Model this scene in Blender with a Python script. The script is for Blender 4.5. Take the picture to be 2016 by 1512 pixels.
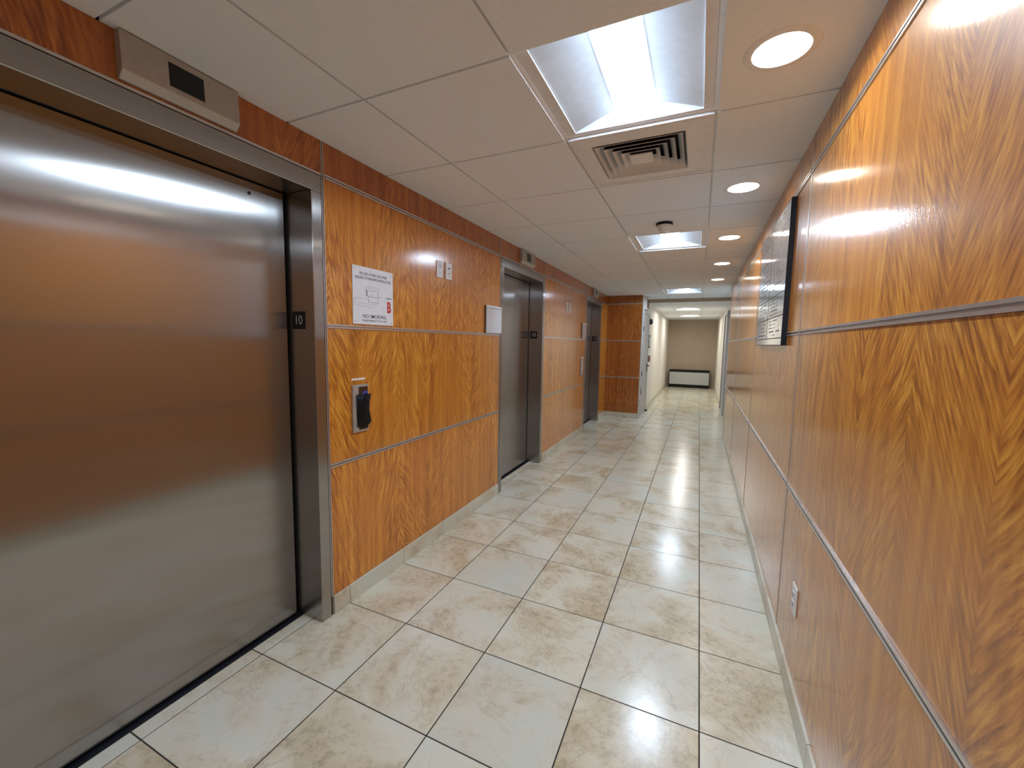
import bpy, bmesh, math, random
from mathutils import Vector, Matrix

random.seed(7)
for o in list(bpy.data.objects):
    bpy.data.objects.remove(o)
SC = bpy.context.scene
COL = SC.collection

# ------------------------------------------------------------------ camera, world, exposure
CAM_H = 1.44845
Rv = Vector((0.907945, 0.418777, 0.016178))
Uv = Vector((-0.054009, 0.078641, 0.995439))
Fv = Vector((-0.415595, 0.904678, -0.094020))
cam = bpy.data.cameras.new('camera')
cam.sensor_fit = 'HORIZONTAL'
cam.sensor_width = 36.0
cam.lens = 814.093 / 2016.0 * 36.0
cam.shift_x = (1008 - 1000.209) / 2016.0
cam.shift_y = -(756 - 750.758) / 2016.0
cam.clip_start = 0.05
co = bpy.data.objects.new('camera', cam)
COL.objects.link(co)
co.matrix_world = Matrix(((Rv.x, Uv.x, -Fv.x, 0), (Rv.y, Uv.y, -Fv.y, 0),
                          (Rv.z, Uv.z, -Fv.z, CAM_H), (0, 0, 0, 1)))
SC.camera = co
w = bpy.data.worlds.new('world')
SC.world = w
w.use_nodes = True
w.node_tree.nodes['Background'].inputs[0].default_value = (1, 0.95, 0.9, 1)
w.node_tree.nodes['Background'].inputs[1].default_value = 0.02
SC.view_settings.view_transform = 'Standard'
SC.view_settings.look = 'None'
SC.view_settings.gamma = 1.0
SC.view_settings.use_curve_mapping = False
SC.view_settings.exposure = 1.70
PANEL_LIGHT = 24.0      # emission of the fluorescent lenses
CAN_LIGHT = 20.0        # emission of the downlight lamps
SC.cycles.use_denoising = True
SC.cycles.max_bounces = 10
SC.cycles.diffuse_bounces = 6
SC.cycles.caustics_reflective = True
SC.cycles.sample_clamp_indirect = 6.0

# ------------------------------------------------------------------ dimensions (metres; +y runs down the corridor)
WL, WR = -1.685, 0.415           # faces of the lobby's wood walls
HL, HR = -1.02, 0.53             # faces of the hallway's painted walls
C, HC = 2.387, 2.32              # lobby / hallway ceiling
YB, YP, YS, YE = -2.6, 8.33, 9.2, 15.6   # rear wall, pillar, soffit, far end
YW = 7.4                         # end of right wood wall
Z0, Z1, Z2, Z3 = 0.10, 0.80, 1.515, 2.228
FX, FY, FS = 0.0774, 1.6075, 0.4572      # floor tile grid
CX, CY, CT = 0.0132, 1.3178, 0.6305      # ceiling tile grid
DOORS = [(0.20, 1.484), (3.478, 4.652), (6.622, 7.762)]
DX = -1.85                       # plane of the lift doors

# ------------------------------------------------------------------ materials
def new_mat(name):
    m = bpy.data.materials.new(name)
    m.use_nodes = True
    nt = m.node_tree
    return m, nt, nt.nodes, nt.links, nt.nodes['Principled BSDF']

def plain(name, col, rough=0.5, metal=0.0, spec=0.5, coat=0.0, vary=0.04, scale=30.0, bump=0.0):
    """simple procedural material: base colour with slight noise variation"""
    m, nt, N, L, b = new_mat(name)
    geo = N.new('ShaderNodeNewGeometry')
    nz = N.new('ShaderNodeTexNoise')
    nz.inputs['Scale'].default_value = scale
    nz.inputs['Detail'].default_value = 4
    L.new(geo.outputs['Position'], nz.inputs['Vector'])
    mr = N.new('ShaderNodeMapRange')
    mr.inputs['From Min'].default_value = 0.3
    mr.inputs['From Max'].default_value = 0.7
    mr.inputs['To Min'].default_value = 1 - vary
    mr.inputs['To Max'].default_value = 1 + vary
    L.new(nz.outputs['Fac'], mr.inputs['Value'])
    mx = N.new('ShaderNodeVectorMath')
    mx.operation = 'SCALE'
    mx.inputs[0].default_value = col
    L.new(mr.outputs['Result'], mx.inputs['Scale'])
    L.new(mx.outputs['Vector'], b.inputs['Base Color'])
    b.inputs['Roughness'].default_value = rough
    b.inputs['Metallic'].default_value = metal
    b.inputs['Specular IOR Level'].default_value = spec
    b.inputs['Coat Weight'].default_value = coat
    b.inputs['Coat Roughness'].default_value = 0.05
    if bump:
        bp = N.new('ShaderNodeBump')
        bp.inputs['Strength'].default_value = bump
        bp.inputs['Distance'].default_value = 0.002
        L.new(nz.outputs['Fac'], bp.inputs['Height'])
        L.new(bp.outputs['Normal'], b.inputs['Normal'])
    return m

def emis(name, col, strength):
    m, nt, N, L, b = new_mat(name)
    b.inputs['Base Color'].default_value = (0.8, 0.8, 0.8, 1)
    b.inputs['Emission Color'].default_value = (*col, 1)
    b.inputs['Emission Strength'].default_value = strength
    return m

def math_node(N, L, op, a, b=None, c=None):
    n = N.new('ShaderNodeMath')
    n.operation = op
    for i, v in enumerate((a, b, c)):
        if v is None:
            continue
        if isinstance(v, (int, float)):
            n.inputs[i].default_value = v
        else:
            L.new(v, n.inputs[i])
    return n.outputs[0]

def ramp(N, L, fac, stops):
    r = N.new('ShaderNodeValToRGB')
    el = r.color_ramp.elements
    while len(el) < len(stops):
        el.new(0.5)
    for e, (p, c) in zip(el, stops):
        e.position = p
        e.color = (*c, 1)
    L.new(fac, r.inputs['Fac'])
    return r.outputs['Color']

def wood_mat(name, light, mid, dark, slant=0.42):
    m, nt, N, L, b = new_mat(name)
    geo = N.new('ShaderNodeNewGeometry')
    sep = N.new('ShaderNodeSeparateXYZ')
    L.new(geo.outputs['Position'], sep.inputs[0])
    oi = N.new('ShaderNodeObjectInfo')
    rnd = oi.outputs['Random']
    u = math_node(N, L, 'ADD', sep.outputs['X'], sep.outputs['Y'])
    u = math_node(N, L, 'ADD', u, math_node(N, L, 'MULTIPLY', rnd, 0.9))
    v = sep.outputs['Z']
    # low frequency warp
    cw = N.new('ShaderNodeCombineXYZ')
    L.new(math_node(N, L, 'MULTIPLY', u, 3.0), cw.inputs[0])
    L.new(math_node(N, L, 'MULTIPLY', v, 1.6), cw.inputs[1])
    L.new(math_node(N, L, 'MULTIPLY', rnd, 31.0), cw.inputs[2])
    nw = N.new('ShaderNodeTexNoise')
    nw.inputs['Scale'].default_value = 1.0
    nw.inputs['Detail'].default_value = 2
    L.new(cw.outputs[0], nw.inputs['Vector'])
    warp = math_node(N, L, 'SUBTRACT', nw.outputs['Fac'], 0.5)
    # book-matched leaves, mirrored about each seam
    u2 = math_node(N, L, 'PINGPONG', math_node(N, L, 'ADD', u, math_node(N, L, 'MULTIPLY', warp, 0.03)), 0.30)
    # flame figure: strokes leaning away from each seam
    leaf = math_node(N, L, 'FLOOR', math_node(N, L, 'DIVIDE', u, 0.60))
    wn = N.new('ShaderNodeTexWhiteNoise')
    wn.noise_dimensions = '1D'
    L.new(leaf, wn.inputs['W'])
    sl = math_node(N, L, 'MULTIPLY_ADD', wn.outputs['Value'], slant * 1.2, slant * 0.35)
    a = math_node(N, L, 'ADD', math_node(N, L, 'ADD', u2, math_node(N, L, 'MULTIPLY', v, sl)), math_node(N, L, 'MULTIPLY', warp, 0.10))
    b2 = math_node(N, L, 'SUBTRACT', v, math_node(N, L, 'MULTIPLY', u2, sl))
    cf = N.new('ShaderNodeCombineXYZ')
    L.new(math_node(N, L, 'MULTIPLY', a, 84.0), cf.inputs[0])
    L.new(math_node(N, L, 'MULTIPLY', b2, 9.0), cf.inputs[1])
    L.new(math_node(N, L, 'MULTIPLY', rnd, 57.0), cf.inputs[2])
    nf = N.new('ShaderNodeTexNoise')
    nf.inputs['Scale'].default_value = 1.0
    nf.inputs['Detail'].default_value = 2.5
    nf.inputs['Roughness'].default_value = 0.6
    nf.inputs['Distortion'].default_value = 0.3
    L.new(cf.outputs[0], nf.inputs['Vector'])
    # fine ripples: phase-shifted bands across the strokes
    rp = math_node(N, L, 'SINE', math_node(N, L, 'MULTIPLY_ADD', nf.outputs['Fac'], 11.0, math_node(N, L, 'MULTIPLY', a, 380.0)))
    rip = math_node(N, L, 'MULTIPLY', rp, 0.040)
    # straight vertical grain bands
    cg = N.new('ShaderNodeCombineXYZ')
    L.new(math_node(N, L, 'MULTIPLY', u, 22.0), cg.inputs[0])
    L.new(math_node(N, L, 'MULTIPLY', v, 0.5), cg.inputs[1])
    L.new(math_node(N, L, 'MULTIPLY', rnd, 13.0), cg.inputs[2])
    ng = N.new('ShaderNodeTexNoise')
    ng.inputs['Scale'].default_value = 1.0
    ng.inputs['Detail'].default_value = 5
    ng.inputs['Roughness'].default_value = 0.65
    L.new(cg.outputs[0], ng.inputs['Vector'])
    gate = N.new('ShaderNodeMapRange')
    gate.inputs['From Min'].default_value = 0.38
    gate.inputs['From Max'].default_value = 0.60
    gate.inputs['To Min'].default_value = 0.18
    gate.inputs['To Max'].default_value = 0.85
    L.new(nw.outputs['Fac'], gate.inputs['Value'])
    f = math_node(N, L, 'MULTIPLY', math_node(N, L, 'ADD', math_node(N, L, 'SUBTRACT', nf.outputs['Fac'], 0.5), rip), gate.outputs['Result'])
    f = math_node(N, L, 'MULTIPLY_ADD', math_node(N, L, 'SUBTRACT', ng.outputs['Fac'], 0.5), 0.45, f)
    f = math_node(N, L, 'ADD', f, 0.5)
    colr = ramp(N, L, f, [(0.34, dark), (0.50, mid), (0.66, light)])
    hsv = N.new('ShaderNodeHueSaturation')
    L.new(colr, hsv.inputs['Color'])
    L.new(math_node(N, L, 'MULTIPLY_ADD', rnd, 0.16, 0.92), hsv.inputs['Value'])
    L.new(hsv.outputs['Color'], b.inputs['Base Color'])
    b.inputs['Roughness'].default_value = 0.38
    b.inputs['Specular IOR Level'].default_value = 0.4
    b.inputs['Coat Weight'].default_value = 0.8
    b.inputs['Coat Roughness'].default_value = 0.10
    b.inputs['Coat IOR'].default_value = 1.45
    # lacquer orange peel
    mo = N.new('ShaderNodeMapping')
    mo.inputs['Scale'].default_value = (170, 170, 34)
    L.new(geo.outputs['Position'], mo.inputs['Vector'])
    no = N.new('ShaderNodeTexNoise')
    no.inputs['Scale'].default_value = 1.0
    no.inputs['Detail'].default_value = 3
    L.new(mo.outputs[0], no.inputs['Vector'])
    np_ = N.new('ShaderNodeTexNoise')
    np_.inputs['Scale'].default_value = 240.0
    np_.inputs['Detail'].default_value = 2
    L.new(geo.outputs['Position'], np_.inputs['Vector'])
    peel = math_node(N, L, 'MULTIPLY_ADD', np_.outputs['Fac'], 0.7, no.outputs['Fac'])
    bp = N.new('ShaderNodeBump')
    bp.inputs['Strength'].default_value = 0.22
    bp.inputs['Distance'].default_value = 0.001
    L.new(peel, bp.inputs['Height'])
    L.new(bp.outputs['Normal'], b.inputs['Coat Normal'])
    return m

def steel_mat(name, col, rough, aniso, haze=0.2):
    m, nt, N, L, b = new_mat(name)
    geo = N.new('ShaderNodeNewGeometry')
    mp = N.new('ShaderNodeMapping')
    mp.inputs['Scale'].default_value = (420, 420, 1.2)
    L.new(geo.outputs['Position'], mp.inputs['Vector'])
    nz = N.new('ShaderNodeTexNoise')
    nz.inputs['Scale'].default_value = 1.0
    nz.inputs['Detail'].default_value = 4
    L.new(mp.outputs[0], nz.inputs['Vector'])
    mr = N.new('ShaderNodeMapRange')
    mr.inputs['To Min'].default_value = rough - 0.01
    mr.inputs['To Max'].default_value = rough + 0.01
    L.new(nz.outputs['Fac'], mr.inputs['Value'])
    L.new(mr.outputs['Result'], b.inputs['Roughness'])
    sc = N.new('ShaderNodeVectorMath')
    sc.operation = 'SCALE'
    sc.inputs[0].default_value = col
    L.new(math_node(N, L, 'MULTIPLY_ADD', nz.outputs['Fac'], 0.06, 0.97), sc.inputs['Scale'])
    L.new(sc.outputs[0], b.inputs['Base Color'])
    b.inputs['Metallic'].default_value = 1.0
    b.inputs['Anisotropic'].default_value = aniso
    cr = N.new('ShaderNodeVectorMath')
    cr.operation = 'CROSS_PRODUCT'
    cr.inputs[0].default_value = (0, 0, 1)
    L.new(geo.outputs['Normal'], cr.inputs[1])
    ad = N.new('ShaderNodeVectorMath')
    ad.operation = 'ADD'
    ad.inputs[1].default_value = (0.0, 0.0001, 0.0)
    L.new(cr.outputs[0], ad.inputs[0])
    L.new(ad.outputs[0], b.inputs['Tangent'])
    # broad haze lobe of the worn brushed finish
    b2 = N.new('ShaderNodeBsdfPrincipled')
    b2.inputs['Metallic'].default_value = 1.0
    b2.inputs['Roughness'].default_value = 0.55
    L.new(sc.outputs[0], b2.inputs['Base Color'])
    mixs = N.new('ShaderNodeMixShader')
    mixs.inputs[0].default_value = haze
    L.new(b.outputs[0], mixs.inputs[1])
    L.new(b2.outputs[0], mixs.inputs[2])
    L.new(mixs.outputs[0], N['Material Output'].inputs['Surface'])
    return m

def floor_mat(name, rough=0.2):
    m, nt, N, L, b = new_mat(name)
    geo = N.new('ShaderNodeNewGeometry')
    oi = N.new('ShaderNodeObjectInfo')
    rnd = oi.outputs['Random']
    off = N.new('ShaderNodeCombineXYZ')
    L.new(math_node(N, L, 'MULTIPLY', rnd, 37.0), off.inputs[0])
    L.new(math_node(N, L, 'MULTIPLY', rnd, 91.0), off.inputs[1])
    L.new(math_node(N, L, 'MULTIPLY', rnd, 17.0), off.inputs[2])
    vec = N.new('ShaderNodeVectorMath')
    vec.operation = 'ADD'
    L.new(geo.outputs['Position'], vec.inputs[0])
    L.new(off.outputs[0], vec.inputs[1])
    n1 = N.new('ShaderNodeTexNoise')
    n1.inputs['Scale'].default_value = 3.0
    n1.inputs['Detail'].default_value = 6
    n1.inputs['Roughness'].default_value = 0.58
    n1.inputs['Distortion'].default_value = 0.6
    L.new(vec.outputs[0], n1.inputs['Vector'])
    n1f = math_node(N, L, 'ADD', n1.outputs['Fac'], math_node(N, L, 'MULTIPLY_ADD', oi.outputs['Random'], 0.07, -0.04))
    n2 = N.new('ShaderNodeTexNoise')
    n2.inputs['Scale'].default_value = 30.0
    n2.inputs['Detail'].default_value = 6
    n2.inputs['Roughness'].default_value = 0.7
    L.new(vec.outputs[0], n2.inputs['Vector'])
    base = ramp(N, L, n1f, [(0.30, (0.60, 0.625, 0.54)), (0.45, (0.63, 0.61, 0.50)),
                                          (0.56, (0.60, 0.54, 0.41)), (0.70, (0.50, 0.42, 0.28))])
    # pitted tan speckles where the broad noise is high
    sp = ramp(N, L, n2.outputs['Fac'], [(0.47, (0, 0, 0)), (0.62, (1, 1, 1))])
    gate = ramp(N, L, n1f, [(0.47, (0, 0, 0)), (0.62, (1, 1, 1))])
    g = math_node(N, L, 'MULTIPLY', sp, gate)
    mx = N.new('ShaderNodeMix')
    mx.data_type = 'RGBA'
    L.new(math_node(N, L, 'MULTIPLY', g, 0.60), mx.inputs['Factor'])
    L.new(base, mx.inputs['A'])
    mx.inputs['B'].default_value = (0.36, 0.29, 0.18, 1)
    # thin darker veins
    n3 = N.new('ShaderNodeTexNoise')
    n3.inputs['Scale'].default_value = 3.4
    n3.inputs['Detail'].default_value = 7
    n3.inputs['Roughness'].default_value = 0.62
    n3.inputs['Distortion'].default_value = 1.6
    L.new(vec.outputs[0], n3.inputs['Vector'])
    vd = math_node(N, L, 'ABSOLUTE', math_node(N, L, 'SUBTRACT', n3.outputs['Fac'], 0.5))
    vr = ramp(N, L, vd, [(0.0, (1, 1, 1)), (0.022, (0, 0, 0))])
    vg = math_node(N, L, 'MULTIPLY', vr, ramp(N, L, n1f, [(0.40, (0.1, 0.1, 0.1)), (0.55, (0.55, 0.55, 0.55))]))
    mv = N.new('ShaderNodeMix')
    mv.data_type = 'RGBA'
    L.new(math_node(N, L, 'MULTIPLY', vg, 0.8), mv.inputs['Factor'])
    L.new(mx.outputs['Result'], mv.inputs['A'])
    mv.inputs['B'].default_value = (0.33, 0.27, 0.19, 1)
    hsv = N.new('ShaderNodeHueSaturation')
    L.new(mv.outputs['Result'], hsv.inputs['Color'])
    L.new(math_node(N, L, 'MULTIPLY_ADD', rnd, 0.10, 0.95), hsv.inputs['Value'])
    L.new(hsv.outputs['Color'], b.inputs['Base Color'])
    b.inputs['Roughness'].default_value = rough
    b.inputs['Specular IOR Level'].default_value = 0.5
    bp = N.new('ShaderNodeBump')
    bp.inputs['Strength'].default_value = 0.12
    bp.inputs['Distance'].default_value = 0.002
    L.new(n2.outputs['Fac'], bp.inputs['Height'])
    L.new(bp.outputs['Normal'], b.inputs['Normal'])
    return m

M_WOOD = wood_mat('figured_amber_wood', (0.72, 0.325, 0.042), (0.51, 0.180, 0.017), (0.27, 0.075, 0.007))
M_WOOD_SHADED = wood_mat('reddish_shaded_wood', (0.52, 0.190, 0.030), (0.36, 0.108, 0.014), (0.20, 0.052, 0.008))  # redder wood copy with header and pillar shade put into its colour
M_DARK = plain('dark_substrate', (0.035, 0.02, 0.014), 0.7)
M_ALU = plain('satin_aluminium', (0.66, 0.63, 0.61), 0.30, 0.85)
M_STEEL = steel_mat('brushed_steel', (0.40, 0.385, 0.37), 0.18, 1.0, 0.15)
M_SATIN = plain('satin_steel', (0.46, 0.43, 0.40), 0.42, 0.55)
M_FLOOR = floor_mat('travertine_tile')
M_BASE = floor_mat('travertine_base_tile', 0.3)
M_GROUT = plain('dark_grout', (0.035, 0.026, 0.018), 0.85, scale=120)
M_CEIL = plain('ceiling_tile', (0.79, 0.83, 0.87), 0.9, spec=0.2, vary=0.05, scale=260, bump=0.15)
M_TEE = plain('ceiling_tee', (0.80, 0.80, 0.80), 0.5)
M_PAINT = plain('cream_wall_paint', (0.78, 0.74, 0.68), 0.55, vary=0.02, scale=4)
M_TAN = plain('tan_wall_soffit_shade', (0.40, 0.32, 0.24), 0.6, vary=0.02, scale=4)
M_DOORP = plain('grey_door_paint', (0.40, 0.38, 0.38), 0.4)
M_WHITE = plain('white_plastic', (0.74, 0.72, 0.70), 0.35)
M_REFL = plain('white_reflector', (0.66, 0.72, 0.78), 0.5)
M_FLANGE = plain('grey_flange', (0.74, 0.74, 0.74), 0.5)
M_DIFF = plain('diffuser_paint', (0.76, 0.76, 0.76), 0.5)
M_BLACK = plain('black_plastic', (0.007, 0.007, 0.008), 0.45, spec=0.25)
M_BLACKM = plain('black_anodised', (0.009, 0.011, 0.016), 0.4, spec=0.3)
M_SCREEN = plain('black_display_glass', (0.004, 0.004, 0.005), 0.12)
M_INK = plain('black_ink', (0.02, 0.02, 0.022), 0.6)
M_GREYINK = plain('grey_ink', (0.20, 0.19, 0.19), 0.6)
M_RED = plain('red_ink', (0.55, 0.03, 0.03), 0.5)
M_SIGN = plain('sign_plate', (0.74, 0.74, 0.76), 0.35)
M_ACRYL = plain('pale_acrylic', (0.72, 0.76, 0.82), 0.10, coat=1.0)
M_INSERT = plain('glossy_insert', (0.60, 0.62, 0.68), 0.2, coat=1.0)
M_MAROON = plain('maroon_plastic', (0.16, 0.02, 0.05), 0.4)
M_BLUE = plain('blue_tape', (0.06, 0.06, 0.30), 0.3)
M_TAPE = plain('black_tape', (0.004, 0.004, 0.005), 0.5, spec=0.2)
M_BRONZE = plain('brown_window', (0.10, 0.06, 0.04), 0.25, 0.6)
M_HEAT = plain('heater_panel', (0.46, 0.48, 0.47), 0.45)
M_NUM = plain('silver_numeral', (0.45, 0.45, 0.44), 0.4)
M_PANELLENS = emis('fluorescent_lens', (0.77, 0.96, 1.18), PANEL_LIGHT)
M_HALLLENS = emis('warm_fluorescent_lens', (1.0, 0.98, 0.92), PANEL_LIGHT)
M_CANLENS = emis('downlight_lamp', (1.0, 0.97, 0.90), CAN_LIGHT)

# ------------------------------------------------------------------ mesh helpers (all coordinates are world metres)
class MB:
    def __init__(self):
        self.v, self.f = [], []

    def box(self, x0, x1, y0, y1, z0, z1):
        n = len(self.v)
        self.v += [(x, y, z) for z in (z0, z1) for (x, y) in ((x0, y0), (x1, y0), (x1, y1), (x0, y1))]
        self.f += [tuple(n + i for i in q) for q in ((3, 2, 1, 0), (4, 5, 6, 7), (0, 1, 5, 4), (1, 2, 6, 5), (2, 3, 7, 6), (3, 0, 4, 7))]
        return self

    def prism(self, pts, fn, a, b):
        """polygon pts (2-D, counter-clockwise) swept from a to b; fn(p, q, t) -> xyz"""
        n, k = len(self.v), len(pts)
        self.v += [fn(p, q, a) for p, q in pts] + [fn(p, q, b) for p, q in pts]
        self.f += [tuple(n + i for i in reversed(range(k))), tuple(n + k + i for i in range(k))]
        self.f += [(n + i, n + (i + 1) % k, n + k + (i + 1) % k, n + k + i) for i in range(k)]
        return self

    def quad(self, *p):
        n = len(self.v)
        self.v += list(p)
        self.f.append(tuple(range(n, n + len(p))))
        return self

    def lathe(self, prof, centre, axis, segs=32, caps=(False, False)):
        """profile [(radius, height)] turned about axis"""
        c = Vector(centre)
        ax = Vector(axis).normalized()
        e1 = ax.orthogonal().normalized()
        e2 = ax.cross(e1)
        n = len(self.v)
        for r, h in prof:
            for i in range(segs):
                t = 2 * math.pi * i / segs
                self.v.append(tuple(c + ax * h + (e1 * math.cos(t) + e2 * math.sin(t)) * r))
        for j in range(len(prof) - 1):
            for i in range(segs):
                i2 = (i + 1) % segs
                self.f.append((n + j * segs + i, n + j * segs + i2, n + (j + 1) * segs + i2, n + (j + 1) * segs + i))
        if caps[0]:
            self.f.append(tuple(n + i for i in reversed(range(segs))))
        if caps[1]:
            self.f.append(tuple(n + (len(prof) - 1) * segs + i for i in range(segs)))
        return self

    def tube(self, pts, r, segs=10):
        for a, b in zip(pts[:-1], pts[1:]):
            d = Vector(b) - Vector(a)
            self.lathe([(r, 0), (r, d.length)], a, d, segs, (True, True))
        return self

    def build(self, name, mat, parent=None, bevel=0.0, smooth=False, segs=1):
        org = Vector((0, 0, 0))
        p = parent
        while p is not None:
            org += p.location
            p = p.parent
        me = bpy.data.meshes.new(name)
        if parent is None:
            xs = [[q[i] for q in self.v] for i in range(3)]
            org = Vector(((min(xs[0]) + max(xs[0])) / 2, (min(xs[1]) + max(xs[1])) / 2, min(xs[2])))
        me.from_pydata([tuple(Vector(q) - org) for q in self.v], [], self.f)
        bm = bmesh.new()
        bm.from_mesh(me)
        bmesh.ops.recalc_face_normals(bm, faces=bm.faces)
        if bevel:
            bmesh.ops.bevel(bm, geom=[e for e in bm.edges if len(e.link_faces) == 2 and e.calc_face_angle(0) > 0.5],
                            offset=bevel, segments=segs, affect='EDGES', clamp_overlap=True)
        bm.to_mesh(me)
        bm.free()
        if smooth:
            for pl in me.polygons:
                pl.use_smooth = True
            me.set_sharp_from_angle(angle=0.7)
        me.materials.append(mat)
        o = bpy.data.objects.new(name, me)
        COL.objects.link(o)
        if parent is None:
            o.location = org
        else:
            o.parent = parent
        return o

def bx(name, mat, parent, x0, x1, y0, y1, z0, z1, bevel=0.0):
    return MB().box(min(x0, x1), max(x0, x1), min(y0, y1), max(y0, y1), min(z0, z1), max(z0, z1)).build(name, mat, parent, bevel)

def thing(name, label, cat, loc, group=None):
    o = bpy.data.objects.new(name, None)
    o.empty_display_size = 0.1
    COL.objects.link(o)
    o.location = loc
    o['label'] = label
    o['category'] = cat
    if group:
        o['group'] = group
    return o

def tag(o, label, cat, group=None):
    o['label'] = label
    o['category'] = cat
    if group:
        o['group'] = group
    return o

def struct(o):
    o['kind'] = 'structure'
    return o

def sempty(name, loc=(0, 0, 0)):
    o = bpy.data.objects.new(name, None)
    o.empty_display_size = 0.1
    COL.objects.link(o)
    o.location = loc
    return struct(o)

def copy_tree(o, loc, label):
    c = o.copy()
    COL.objects.link(c)
    c.location = loc
    c['label'] = label
    for ch in list(o.children):
        k = ch.copy()
        COL.objects.link(k)
        k.parent = c
        for g in list(ch.children):
            q = g.copy()
            COL.objects.link(q)
            q.parent = k
    return c

def text_part(name, s, size, origin, right, up, mat, parent, align='LEFT', bold=0.0, depth=0.0006, sx=1.0):
    cu = bpy.data.curves.new('text_curve', 'FONT')
    cu.body = s
    cu.size = size
    cu.align_x = align
    cu.extrude = depth / 2
    cu.offset = bold
    cu.resolution_u = 3
    t = bpy.data.objects.new('text_curve', cu)
    COL.objects.link(t)
    dg = bpy.context.evaluated_depsgraph_get()
    me = bpy.data.meshes.new_from_object(t.evaluated_get(dg))
    bpy.data.objects.remove(t)
    bpy.data.curves.remove(cu)
    r, u = Vector(right), Vector(up)
    n = r.cross(u)
    org = Vector((0, 0, 0))
    p = parent
    while p is not None:
        org += p.location
        p = p.parent
    for vtx in me.vertices:
        q = vtx.co
        vtx.co = Vector(origin) + r * (q.x * sx) + u * q.y + n * q.z - org
    me.materials.clear()
    me.materials.append(mat)
    me.name = name
    o = bpy.data.objects.new(name, me)
    COL.objects.link(o)
    o.parent = parent
    return o

# ================================================================== FLOOR
floor = struct(bx('floor', M_GROUT, None, -1.95, 0.60, YB - 0.1, YE + 0.1, -0.06, -0.0014))
GAP = 0.0025
rows = [FY + k * FS for k in range(-10, 32)]
xl = [FX - k * FS for k in range(5)]        # 0.0774 ... -1.7514
cols = [(xl[0], WR), (xl[1], xl[0]), (xl[2], xl[1]), (xl[3], xl[2])]

def floor_tile(pts):
    m = MB().prism(pts, lambda p, q, t: (p, q, t), -0.012, 0.0)
    return m.build('tile', M_FLOOR, floor)

def rect(x0, x1, y0, y1):
    return [(x0, y0), (x1, y0), (x1, y1), (x0, y1)]

shared = {}
def floor_rect(x0, x1, y0, y1):
    key = (round(x1 - x0, 4), round(y1 - y0, 4))
    cx, cy = (x0 + x1) / 2, (y0 + y1) / 2
    if key not in shared:
        o = MB().box(x0, x1, y0, y1, -0.012, 0.0).build('tile', M_FLOOR, floor, 0.0007)
        d = Vector((cx, cy, 0)) - floor.location
        o.data.transform(Matrix.Translation(-Vector((cx, cy, 0)) + floor.location))
        o.location = d
        shared[key] = o.data
        return o
    o = bpy.data.objects.new('tile', shared[key])
    COL.objects.link(o)
    o.parent = floor
    o.location = Vector((cx, cy, 0)) - floor.location
    return o

for y0 in rows:
    y1 = y0 + FS
    if y0 < YB or y0 > YE:
        continue
    a, b = y0 + GAP, min(y1, YE) - GAP
    for i, (x0, x1) in enumerate(cols):
        X0, X1 = x0 + GAP, x1 - (GAP if i else 0)
        if y0 + 0.05 >= YW and i == 0:
            X1 = HR
        if i == 3 and y1 > YP:              # hallway: cut at the left wall
            X0 = HL
        floor_rect(X0, X1, a, b)
        if i == 3 and y0 < YP < y1:
            floor_rect(xl[3] + GAP, HL - GAP, a, YP)
    if y0 > YP:
        continue
    # column against the left wall, with its tongues into the lift openings
    X1 = xl[3] - GAP
    X0 = WL
    b = min(b, YP)
    ov = None
    for d0, d1 in DOORS:
        o0, o1 = max(a, d0 + 0.058), min(b, d1 - 0.052)
        if o1 - o0 > 0.01:
            ov = (o0, o1)
    if ov is None:
        floor_rect(X0, X1, a, b)
    else:
        p = [(X1, a), (X1, b)]
        tx = xl[4] + GAP
        if ov[1] < b - 1e-4:
            p += [(X0, b), (X0, ov[1])]
        p += [(tx, ov[1]), (tx, ov[0])]
        if ov[0] > a + 1e-4:
            p += [(X0, ov[0]), (X0, a)]
        floor_tile(p)
        floor_rect(-1.822, xl[4] - GAP, ov[0], ov[1])

# ================================================================== CEILINGS
ceiling = struct(bx('ceiling', M_DARK, None, -1.95, 0.60, YB - 0.1, YS, C + 0.10, C + 0.16))
XC = [WL, CX - 2 * CT, CX - CT, CX, WR]       # column lines
crow = [CY + k * CT for k in range(-7, 13)]
LIGHT_ROWS = (-4, 0, 4, 10)
VENT_ROW = 1
CG = 0.005
tees = [x for x in XC[1:-1]]
CUT_CANS = [(0.185, CY + (k + 0.5) * CT) for k in (-4, -2, 0, 2, 4, 6, 8)]

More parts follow.
